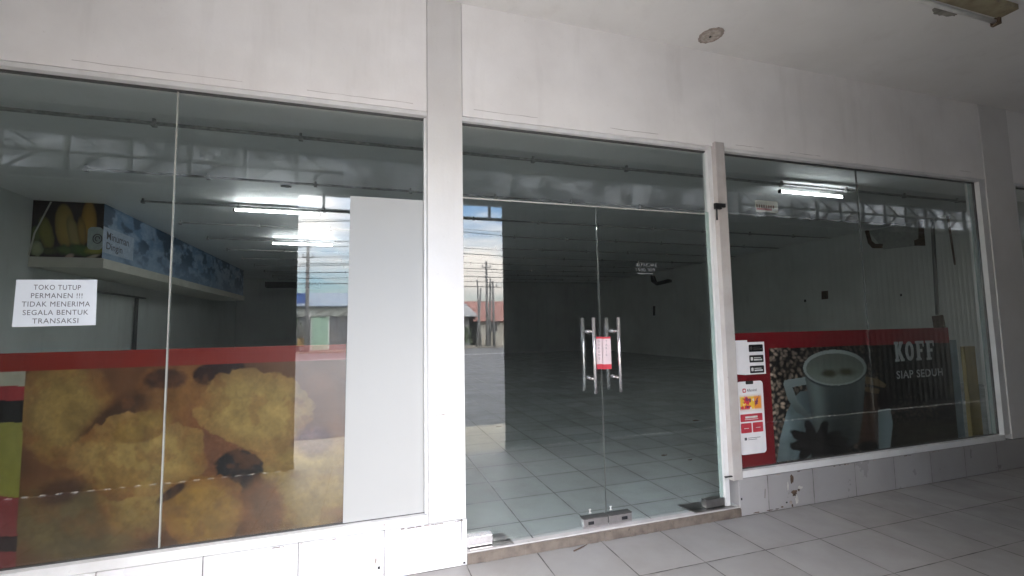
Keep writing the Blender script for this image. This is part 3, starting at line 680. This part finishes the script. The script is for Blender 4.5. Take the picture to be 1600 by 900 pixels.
def coffee(A, Z):
    U, Vv = projy(A, Z, YI); sh = A.shape+(3,)
    # beans: worley cells
    rs = np.random.RandomState(4); gx, gz = A*26, Z*30
    best = np.full(A.shape, 9.); second = best.copy(); idc = np.zeros(A.shape)
    xi, zi = np.floor(gx).astype(int), np.floor(gz).astype(int); H = rs.rand(128, 128, 3)
    for i in (-1, 0, 1):
        for j in (-1, 0, 1):
            h = H[(xi+i) % 128, (zi+j) % 128]; ang = h[..., 2]*3.14
            dx = xi+i+h[..., 0]-gx; dz = zi+j+h[..., 1]-gz
            ex = dx*np.cos(ang)+dz*np.sin(ang); ez = -dx*np.sin(ang)+dz*np.cos(ang); d = np.sqrt(ex**2*.8+(ez*1.5)**2)
            up_ = d < best; idc = np.where(up_, h[..., 2], idc); best = np.where(up_, d, best)
    bn = (1-ss(.15, .75, best))*(.3+idc)*(.35+.65*ss(.35, .6, fbm(A*3, Z*4, 80)))
    img = np.zeros(sh)+np.array((.022, .018, .017)); img = img+bn[..., None]*np.array((.50, .38, .30))
    lft = ss(1330, 1215, U)[..., None]; img = img*(.75+.9*lft)*(1-.65*ss(1372, 1392, U))[..., None]
    # black field at right top
    bf = ss(1352, 1385, U)*ss(640, 610, Vv+6*np.sin(U*.05)); img = img*(1-.85*bf[..., None])
    bur = ss(.0, 1., (Vv-652)/14)*ss(1385, 1410, U); img = img*(1-bur[..., None])+np.array((.10, .085, .065))*bur[..., None]*(.6+.8*fbm(A*20, Z*30, 81))[..., None]
    e = ss(1470, 1482, U-(Vv-560)*.12-9*np.cos((Vv-560)*.03))*ss(640, 600, Vv); img = img*(1-e[..., None])+np.array((.16, .15, .09))*e[..., None]*(.5+.9*fbm(A*20, Z*30, 82))[..., None]
    def polym(pts, soft=0):
        m = np.zeros(A.shape, bool); n = len(pts)
        for k in range(n):
            (x1, y1), (x2, y2) = pts[k], pts[(k+1) % n]
            c = ((y1 > Vv) != (y2 > Vv)) & (U < (x2-x1)*(Vv-y1)/((y2-y1) if y2 != y1 else 1e-9)+x1); m ^= c
        return m
    def fill(m, c, v=None):
        c = np.zeros(sh)+np.array(c)
        if v is not None: c = c*v[..., None]
        img[m] = c[m]
    fill(polym([(1214, 722), (1219, 685), (1229, 645), (1240, 622), (1251, 611), (1268, 611), (1290, 700), (1285, 712)]), (.30, .37, .39), .55+.75*ss(1280, 1225, U-(Vv-660)*.2)*fbm(A*6, Z*6, 83)*1.4)
    fill(polym([(1372, 640), (1391, 638), (1395, 662), (1391, 699), (1373, 702)]), (.42, .50, .52), .75+.3*ss(1372, 1390, U))
    fill(polym([(1352, 588), (1372, 592), (1385, 601), (1382, 606), (1352, 599)]), (.30, .22, .13)); fill(polym([(1352, 604), (1372, 607), (1378, 612), (1374, 616), (1352, 612)]), (.24, .17, .10))
    fill(polym([(1342, 640), (1356, 612), (1372, 618), (1372, 700), (1350, 704), (1340, 700)]), (.13, .075, .055), .5+.9*fbm(A*30, Z*3, 84))
    fill(polym([(1376, 606), (1392, 606), (1396, 636), (1376, 640), (1370, 625)]), (.03, .02, .02))
    # cup handle (ring) then body
    fill(polym([(1224, 600), (1226, 594), (1258, 589), (1260, 601), (1238, 605), (1247, 628), (1262, 644), (1275, 648), (1276, 656), (1262, 654), (1243, 643), (1231, 624)]), (.40, .45, .45), np.clip(1.05-.5*ss(600, 655, Vv), .3, 1.1))
    fill(polym([(1256, 576), (1353, 574), (1349, 640), (1342, 690), (1322, 700), (1292, 702), (1276, 697), (1266, 640)]), (.30, .34, .335), np.clip(.50+.62*np.exp(-((U-1272-(Vv-580)*.12)/13)**2)-.30*ss(590, 690, Vv)+.18*ss(1335, 1350, U+(Vv-580)*.1), .10, 1.2))
    el = lambda cx, cy, rx, ry: ((U-cx)/rx)**2+((Vv-cy)/ry)**2
    fill(el(1304.5, 576.5, 50, 29.5) < 1, (.12, .135, .135)); fill(el(1304.5, 574.5, 49.5, 28) < 1, (.52, .56, .54))
    fill(el(1304.5, 576, 45, 24) < 1, (.30, .325, .285), .75+.5*ss(553, 600, Vv))
    for cx, cy in ((1296, 583), (1322, 581)): img[:] = blob(img, U, Vv, cx, cy, 12, 5, (.12, .11, .06), 0, .7, .5, 85, .1, 0)
    # dark flower of star anise
    for k in range(9):
        a = k*40+10; img[:] = blob(img, U, Vv, 1276+24*math.cos(math.radians(a)), 692+16*math.sin(math.radians(a)), 20, 8, (.028, .020, .020), a, .15, .3, 86+k, .1, .5)
    img[:] = blob(img, U, Vv, 1300, 698, 30, 18, (.02, .015, .015), 0, .2, .4, 96, .1, 0)
    img[:] = blob(img, U, Vv, 1358, 700, 15, 12, (.015, .012, .012), 0, .2, .3, 97, .1, 0)
    red = (A < 2.735) | (Z > 1.078-.006*(A-2.7)); img[red] = (.42, .02, .035)
    return (img*.62)**1.12
posterr = thing('coffee_poster', (3.5, YI, SILL), 'poster of a white coffee cup among dark beans with red border inside the right window', 'poster')
picture('print', coffee, (DPR+.012, SILL+.004), (4.65, 1.192), 'Y', YI, 460, 190, printm, posterr)
box('backing', (DPR+.012, YI+.0005, SILL+.004), (4.65, YI+.003, 1.192), 'board', posterr)
def ptext(body, u0, v0, u1, v1, parent, mat, bold=0, y=YI-.0008, name='lettering', hgt=None):
    a = ony(u0, v0, y); c = ony(u1, v1, y)
    return text_part(name, body, a[0], min(a[1], c[1]) if hgt is None else a[1], y, hgt or abs(c[1]-a[1]), mat, parent, width=c[0]-a[0], bold=bold)
x0 = ony(1400, 582, YI)[0]; x1 = ony(1461, 556, YI)[0]; wl = (x1-x0)/4
def heavy(ch, x, w, z, h, parent):     # heavy condensed slab capitals
    b = B(); y0, y1 = YI-.002, YI-.0012; sw = w*.34; sv = h*.13
    if ch == 'O':
        b2 = []; n = 22
        o = [(x+w/2+w*.5*math.cos(k*2*math.pi/n), z+h/2+h*.5*math.sin(k*2*math.pi/n)) for k in range(n)]; i_ = [(x+w/2+w*.17*math.cos(k*2*math.pi/n), z+h/2+h*.30*math.sin(k*2*math.pi/n)) for k in range(n)]
        for k in range(n):
            m = (k+1) % n; b.poly([(o[k][0], y0, o[k][1]), (o[m][0], y0, o[m][1]), (i_[m][0], y0, i_[m][1]), (i_[k][0], y0, i_[k][1])])
    else:
        P = {'F': [(0, 0), (.62, 0), (.62, .10), (.50, .14), (.50, .42), (.78, .42), (.78, .58), (.50, .58), (.50, .86), (.84, .86), (.86, .70), (1, .70), (1, 1), (0, 1), (0, .9), (.12, .86), (.12, .14), (0, .10)],
             'K': [(0, 0), (.50, 0), (.50, .12), (.42, .14), (.42, .38), (.66, 0), (1.08, 0), (1.08, .12), (.98, .14), (.66, .56), (.92, .86), (1.02, .88), (1.02, 1), (.60, 1), (.42, .66), (.42, .86), (.50, .88), (.50, 1), (0, 1), (0, .88), (.10, .86), (.10, .14), (0, .12)]}[ch]
        pts = [(x+p[0]*w, z+p[1]*h) for p in P]
        import mathutils
        for tri in mathutils.geometry.tessellate_polygon([[Vector((p[0], p[1], 0)) for p in pts]]):
            b.poly([(pts[k][0], y0, pts[k][1]) for k in tri])
    return b.build('lettering', 'letterd', parent)
for k, ch in enumerate('KOFF'): heavy(ch, x0+wl*k*1.03, wl*.86, .935, .155, posterr)
x0, z0 = ony(1402, 602, YI); x1, z1 = ony(1473, 586, YI)
text_part('lettering', 'SIAP SEDUH', x0, .800, YI-.0012, .062, 'letterd', posterr, width=x1-x0, bold=.012, space=1.1)

t = box('red_poster', (PRR+.05, YI, SILL+.004), (7.2, YI+.003, 1.19), 'red'); tag(t, 'red edged poster just entering at the far right window edge', 'poster')
t = box('yellow_board', (WRE-.17, .10, FLI), (WRE-.03, .13, 1.02), 'yellowb'); tag(t, 'yellow brown board standing inside at the right end of the right window', 'board')
t = box('grey_board', (4.66, .12, FLI), (4.92, .14, 1.08), 'blueb'); tag(t, 'blue grey board standing inside beside the coffee poster', 'board')

# closing notice taped to the outside of the glass
nt_ = thing('paper_notice', (-1.32, .008, 1.41), 'white paper notice TOKO TUTUP PERMANEN on the left window pane', 'notice')
Q = [ony(26, 437, .008), ony(152, 437, .008), ony(149.5, 508, .008), ony(19, 511, .008)]
B().slab(Q, .0065, .0085).build('sheet', 'paper', nt_)
cxn = -1.318; lines_ = [('TOKO TUTUP', .170), ('PERMANEN !!!', .185), ('TIDAK MENERIMA', .245), ('SEGALA BENTUK', .235), ('TRANSAKSI', .165)]
for k, (s_, w_) in enumerate(lines_):
    text_part('lettering', s_, cxn, 1.468-k*.0375, .0058, .0225, 'ink', nt_, width=w_, align='CENTER', bold=.0, space=1.1)
# small tape marks on the window
# stickers on the right window
st = thing('app_sticker', (2.53, .008, 1.0), 'white sticker with three dark badges above the phone shaped sticker', 'sticker')
xa, xb = 2.392, 2.683
B().slab([(xa, .915), (2.50, .905), (xb, .905), (xb, 1.128), (2.535, 1.128), (2.535, 1.142), (xa+.005, 1.142)], .0072, .0092).build('sheet', 'white', st)
for k in range(3):
    z = 1.085-k*.073
    B().slab(rrect(2.545, 2.668, z-.025, z+.025, .006), .0062, .0071).build('badge', 'black', st)
    b = B(); b.slab(rrect(2.555, 2.575, z-.012, z+.012, .005), .0056, .0061); b.box((2.583, .0056, z+.004), (2.645, .0061, z+.009)); b.box((2.583, .0056, z-.012), (2.655, .0061, z-.002)); b.build('badge_print', 'letter' if k else 'steeld', st)
ph = thing('phone_sticker', (2.53, .008, .6), 'white phone shaped sticker with red boxes on the red poster border', 'sticker')
B().slab(rrect(2.424, 2.648, .372, .860, .024), .0072, .0092).build('sheet', 'white', ph)
B().slab(rrect(2.50, 2.565, .840, .862, .006), .0062, .0071).build('notch', 'dark', ph)
b = B(); b.slab(rrect(2.470, 2.498, .785, .813, .006), .0062, .0071); b.build('logo', 'redm', ph)
B().slab(rrect(2.477, 2.491, .792, .806, .003), .0055, .0061).build('logo_hole', 'white', ph)
text_part('lettering', 'Alfamind', 2.505, .790, .0066, .019, 'ink', ph, width=.085, bold=.01)
def ad(A, Z):
    n = fbm(A*34, Z*34, 90, 3); n2 = fbm(A*22+5, Z*22, 91, 3); img = np.zeros(A.shape+(3,))+np.array((.74, .70, .68))
    t_ = (A-2.44)/.19; inn = ss(.52, .44, np.abs(t_-.5))*ss(.052, .036, np.abs(Z-.715))
    c = np.where((n2 < .45)[..., None], np.array((.62, .05, .07)), np.array((.80, .50, .06))); c = np.where((n > .62)[..., None], np.array((.7, .68, .66)), c); c = np.where(((t_ > .66))[..., None], np.array((.80, .30, .05)), c); c = np.where((n < .30)[..., None], np.array((.2, .05, .12)), c)
    return img*(1-inn[..., None])+c*inn[..., None]
picture('product_picture', ad, (2.44, .655), (2.63, .772), 'Y', .0068, 60, 40, printm, ph)
for (a, c, d, e) in ((2.440, 2.628, .590, .640), (2.440, 2.530, .515, .580), (2.540, 2.628, .515, .580)):
    B().slab(rrect(a, c, d, e, .006), .0062, .0071).build('red_box', 'redm', ph)
b = B(); b.box((2.48, .0056, .612), (2.585, .0061, .625)); b.box((2.475, .0056, .602), (2.59, .0061, .606)); b.box((2.465, .0056, .543), (2.505, .0061, .547)); b.box((2.565, .0056, .543), (2.605, .0061, .547)); b.build('box_print', 'letter', ph)
b = B(); b.slab(rrect(2.465, 2.485, .466, .484, .004), .0062, .0071); b.box((2.495, .0062, .478), (2.60, .0071, .481)); b.box((2.495, .0062, .467), (2.57, .0071, .470)); b.build('footer_print', 'ink', ph)

us = thing('small_sticker', (2.77, .02, 2.1), 'small faded white and red sticker near the top of the right window', 'sticker')
a = ony(1180, 312, .0205); c = ony(1216, 333, .0205)
box('sheet', (a[0], .0202, c[1]), (c[0], .0215, a[1]), plain('faded_sheet', (.55, .52, .47), .6), us)
b = B(); w = c[0]-a[0]
for k in range(8): b.box((a[0]+w*(.03+.105*k), .0192, c[1]+(a[1]-c[1])*.36), (a[0]+w*(.085+.105*k), .0200, c[1]+(a[1]-c[1])*.62))
b.build('letter_strokes', plain('brown_print', (.17, .09, .07), .6), us)
box('red_print', (a[0]+w*.03, .0192, c[1]+(a[1]-c[1])*.16), (a[0]+w*.72, .0200, c[1]+(a[1]-c[1])*.33), plain('faded_red', (.40, .12, .11), .6), us)

al = thing('care_lettering', (1.75, .008, 1.62), 'faint white lettering ALFACARE 1500 959 on the right door glass', 'lettering')
MT['faint'] = plain('faint_white_print', (.16, .165, .165), .7)
text_part('lettering', 'ALFACARE', 1.672, 1.640, .0088, .022, 'faint', al, width=.160, bold=.0)
text_part('lettering', '1500 959', 1.672, 1.608, .0088, .022, 'faint', al, width=.145, bold=.0)
box('small_print', (1.685, .0085, 1.592), (1.80, .0095, 1.597), 'faint', al)

for k, (x0, wd) in enumerate((('L', 'DORONG'), ('R', 'TARIK'))):
    u0, u1 = ((931, 941), (941.5, 954))[k]
    xa, zb = ony(u0, 577, .008); xb, zt = ony(u1, 526, .008)
    s_ = thing('door_sticker', ((xa+xb)/2, .008, zb), ('pale pink push sticker DORONG on the left door beside the seam', 'pale pink pull sticker TARIK on the right door beside the seam')[k], 'sticker', 'push and pull stickers on the doors')
    box('sheet', (xa+.001, .0075, zb), (xb-.001, .0095, zt), 'pink', s_)
    box('red_foot', (xa+.001, .0065, zb), (xb-.001, .0074, zb+.030), 'redm', s_)
    box('red_head', (xa+.001, .0065, zt-.012), (xb-.001, .0074, zt), 'redm', s_)
    n = len(wd)
    for i, ch in enumerate(wd): text_part('letter', ch, (xa+xb)/2, zt-.035-i*.021, .0068, .013, 'ink', s_, align='CENTER')

# ------------------------------------------------------------------ across the street (seen mirrored in the glass)
def house(name, x0, x1, y1, depth, h, roofh, wallm, roofm, label, openings, over=.5):
    t = thing(name, ((x0+x1)/2, y1, 0), label, 'house')
    box('wall', (x0, y1-depth, -.3), (x1, y1, h), wallm, t)
    b = B(); ym = y1-depth/2
    b.poly([(x0-over, y1+over, h-.1), (x1+over, y1+over, h-.1), (x1+over, ym, h+roofh), (x0-over, ym, h+roofh)])
    b.poly([(x0-over, ym, h+roofh), (x1+over, ym, h+roofh), (x1+over, y1-depth-over, h-.1), (x0-over, y1-depth-over, h-.1)])
    b.poly([(x0-over, y1+over, h-.16), (x0-over, y1-depth-over, h-.16), (x1+over, y1-depth-over, h-.16), (x1+over, y1+over, h-.16)])
    b.poly([(x0-over, y1+over, h-.16), (x1+over, y1+over, h-.16), (x1+over, y1+over, h-.1), (x0-over, y1+over, h-.1)])
    for xx in (x0-over, x1+over): b.poly([(xx, y1+over, h-.13), (xx, ym, h+roofh), (xx, y1-depth-over, h-.13)])
    b.build('roof', roofm, t)
    for (nm, a, c, z0, z1, m) in openings:
        f = box(nm, (a-.06, y1+.001, z0), (c+.06, y1+.05, z1+.06), 'frame', t); box('panel', (a, y1+.051, z0+.02), (c, y1+.07, z1), m, f)
    return t
MT['dwall'] = paint('dark_grey_render', (.12, .13, .15), amount=.8, sc=1.5); MT['bluer'] = paint('blue_grey_roofing', (.20, .27, .36), amount=.6, sc=1)
MT['beige'] = paint('beige_render', (.45, .43, .38), amount=.7, sc=1.5); MT['redroof'] = tiles('red_roof_tiles', (.33, .16, .14), (.15, .06, .05), .25, (0, 0), sy=.3, width=.02, rough=.8)
MT['greend'] = plain('pale_green_door', (.32, .48, .38), .6); MT['greyroof'] = paint('grey_roof_sheet', (.24, .26, .28), amount=.6, sc=1); MT['darkwin'] = plain('dark_window', (.03, .035, .04), .3)
house('street_house', -9.5, .6, -27, 9, 2.75, 1.0, 'dwall', 'bluer', 'low dark grey house with blue grey roof and pale green door across the road', [('door', -2.95, -2.05, .06, 2.0, 'greend'), ('window', -7, -5.6, 1.0, 2.0, 'darkwin')])
house('roadside_house', 3.4, 6.9, -29, 8, 2.1, 1.1, 'dwall', 'greyroof', 'small dark house with grey sheet roof, mirrored beside the column', [('door', 4.4, 5.3, .06, 1.9, 'darkwin'), ('window', 5.7, 6.4, .9, 1.7, 'darkwin')])
house('red_roof_house', 7.6, 15, -29, 8, 1.75, 1.5, 'beige', 'redroof', 'beige house with red tiled roof, mirrored in the glass door beside the column', [('window', 8.2, 8.9, .9, 1.5, 'darkwin'), ('door', 10, 11, .06, 1.7, 'darkwin')])
house('far_house', -24, -11.5, -28, 9, 3.2, 1.3, 'beige', 'greyroof', 'long beige house with grey roof at the far left across the road', [('window', -20, -18.5, 1, 2.1, 'darkwin'), ('door', -15, -14, .06, 2.1, 'greend')])
b = B()
polem = plain('grey_concrete_pole', (.20, .20, .20), .8)
def pole(x, y, h, r, lean, label, arms=0):
    t = thing('utility_pole', (x, y, 0), label, 'utility pole', 'poles across the road')
    B().tube([(x, y, 0), (x+lean, y, h)], [r, r*.6], 10).build('shaft', polem, t)
    for k in range(arms):
        z = h-.4-k*.9; a = B(); a.box((x+lean*z/h-.28, y-.04, z), (x+lean*z/h+.28, y+.04, z+.06))
        for s_ in (-.25, 0, .25): a.tube([(x+lean*z/h+s_, y, z+.05), (x+lean*z/h+s_, y, z+.2)], .035, 6)
        a.build('cross_arm', polem, t)
    return t
pole(-3.0, -24.9, 6.5, .13, .0, 'tall grey pole with insulators by the dark grey house across the road', 2)
pole(7.2, -25.2, 5.3, .11, .0, 'tallest pole of the cluster across the road', 1)
pole(6.5, -25.0, 3.6, .09, .28, 'leftmost leaning pole of the cluster across the road')
pole(6.9, -25.8, 4.2, .08, -.15, 'thin pole just left of the tallest in the cluster')
pole(7.45, -25.6, 4.3, .09, .1, 'thin pole just right of the tallest in the cluster')
pole(7.7, -25.4, 4.1, .10, -.05, 'short pole with cross arm at the right of the cluster', 1)
wires = [(7.0, .5), (6.75, .8), (5.9, .4), (5.5, .5), (5.0, .4), (4.7, .3), (4.45, .5), (4.2, .3), (3.9, .3), (3.6, .25)]
for k, (z, sag) in enumerate(wires):
    y = -24.6-.1*(k % 3); pts = [(-40+i*4, y, z+sag*((((i*4) % 40)/20-1)**2)-.2*sag) for i in range(26)]
    o = B().tube(pts, .022 if k % 2 else .015, 5).build('overhead_wire', 'black')
    tag(o, 'thin black overhead wire strung along the far side of the road', 'wire', 'overhead wires across the road')
# crumpled tarpaulin under the eaves of the dark grey house, a handcart and loose planks
tp = B(); nx_, nz_ = 26, 8; r9 = random.Random(9); G = [[(-3.9+i*.15, -26.86+.10*math.sin(i*1.3+j)+r9.uniform(0, .06), 2.62-j*.075-.06*abs(math.sin(i*.7))*j/4) for i in range(nx_)] for j in range(nz_)]
for j in range(nz_-1):
    for i in range(nx_-1): tp.poly([G[j][i], G[j][i+1], G[j+1][i+1], G[j+1][i]])
for i in range(nx_-1): tp.poly([G[0][i], G[0][i+1], (G[0][i+1][0], -27.0, 2.64), (G[0][i][0], -27.0, 2.64)])
tag(tp.build('tarpaulin', plain('pale_tarpaulin', (.42, .44, .42), .7, var=.35, sc=6)), 'crumpled pale tarpaulin under the eaves of the dark grey house', 'tarpaulin')
pk = B().tube([(-3.45, -26.2, .0), (-3.0, -26.6, 2.2)], .04, 6).build('leaning_pole', 'white'); tag(pk, 'thin white pole leaning on the dark grey house wall', 'pole')
t = thing('handcart', (-3.3, -25.9, 0), 'small orange handcart parked by the green door across the road', 'cart')
b = B(); b.box((-3.55, -26.1, .35), (-3.0, -25.7, .8)); b.build('tray', plain('orange_tray', (.50, .30, .12), .6), t, .02)
for xx in (-3.5, -3.05): B().tube([(xx-.02, -25.66, .2), (xx+.02, -25.66, .2)], .2, 16).build('wheel', 'black', t)
B().tube([(-3.0, -26.05, .7), (-2.7, -26.05, .95)], .02, 6).build('handle', 'black', t); B().box((-3.5, -26.0, .15), (-3.05, -25.8, .349)).build('axle_frame', 'steeld', t)
# roadside shrub by the green door
def bush(x, y, h, w, label, n=260, col=(.07, .11, .04)):
    t = thing('shrub', (x, y, 0), label, 'shrub'); r = random.Random(int(x*10)); b = B()
    for k in range(n):
        a, e = r.uniform(0, 6.28), r.uniform(0, 1); rr = w*math.sqrt(r.random())*(1-.4*e); px, py, pz = x+rr*math.cos(a), y+rr*math.sin(a)*.6, .3+h*e
        s_ = r.uniform(.06, .14); d1 = Vector((r.uniform(-1, 1), r.uniform(-1, 1), r.uniform(-1, 1))).normalized(); d2 = d1.cross(Vector((r.uniform(-1, 1), r.uniform(-1, 1), r.uniform(-1, 1)))).normalized()
        p = Vector((px, py, pz)); b.poly([p-d1*s_, p+d2*s_*.5, p+d1*s_, p-d2*s_*.5])
    b.build('leaves', plain('shrub_leaf', col, .6, var=.5, sc=3), t)
    st_ = B()
    for k in range(5): st_.tube([(x, y, -.1), (x+r.uniform(-.3, .3)*w, y+r.uniform(-.2, .2), h*.7)], [.03, .01], 6)
    st_.build('stem', 'stain', t)
bush(-3.9, -25.6, 1.8, .9, 'green roadside shrub beside the grey pole, mirrored in the left window')
bush(5.7, -25.8, .9, .8, 'low dark shrub at the foot of the pole cluster')
t = thing('blue_sign', (-4.4, -26.4, 0), 'small blue and white signboard on a post across the road', 'sign')
box('board', (-4.5, -26.35, 2.75), (-3.15, -26.3, 3.35), plain('blue_board', (.08, .16, .45), .5), t); B().tube([(-3.9, -26.4, 0), (-3.9, -26.4, 3.3)], .04, 8).build('post', polem, t)
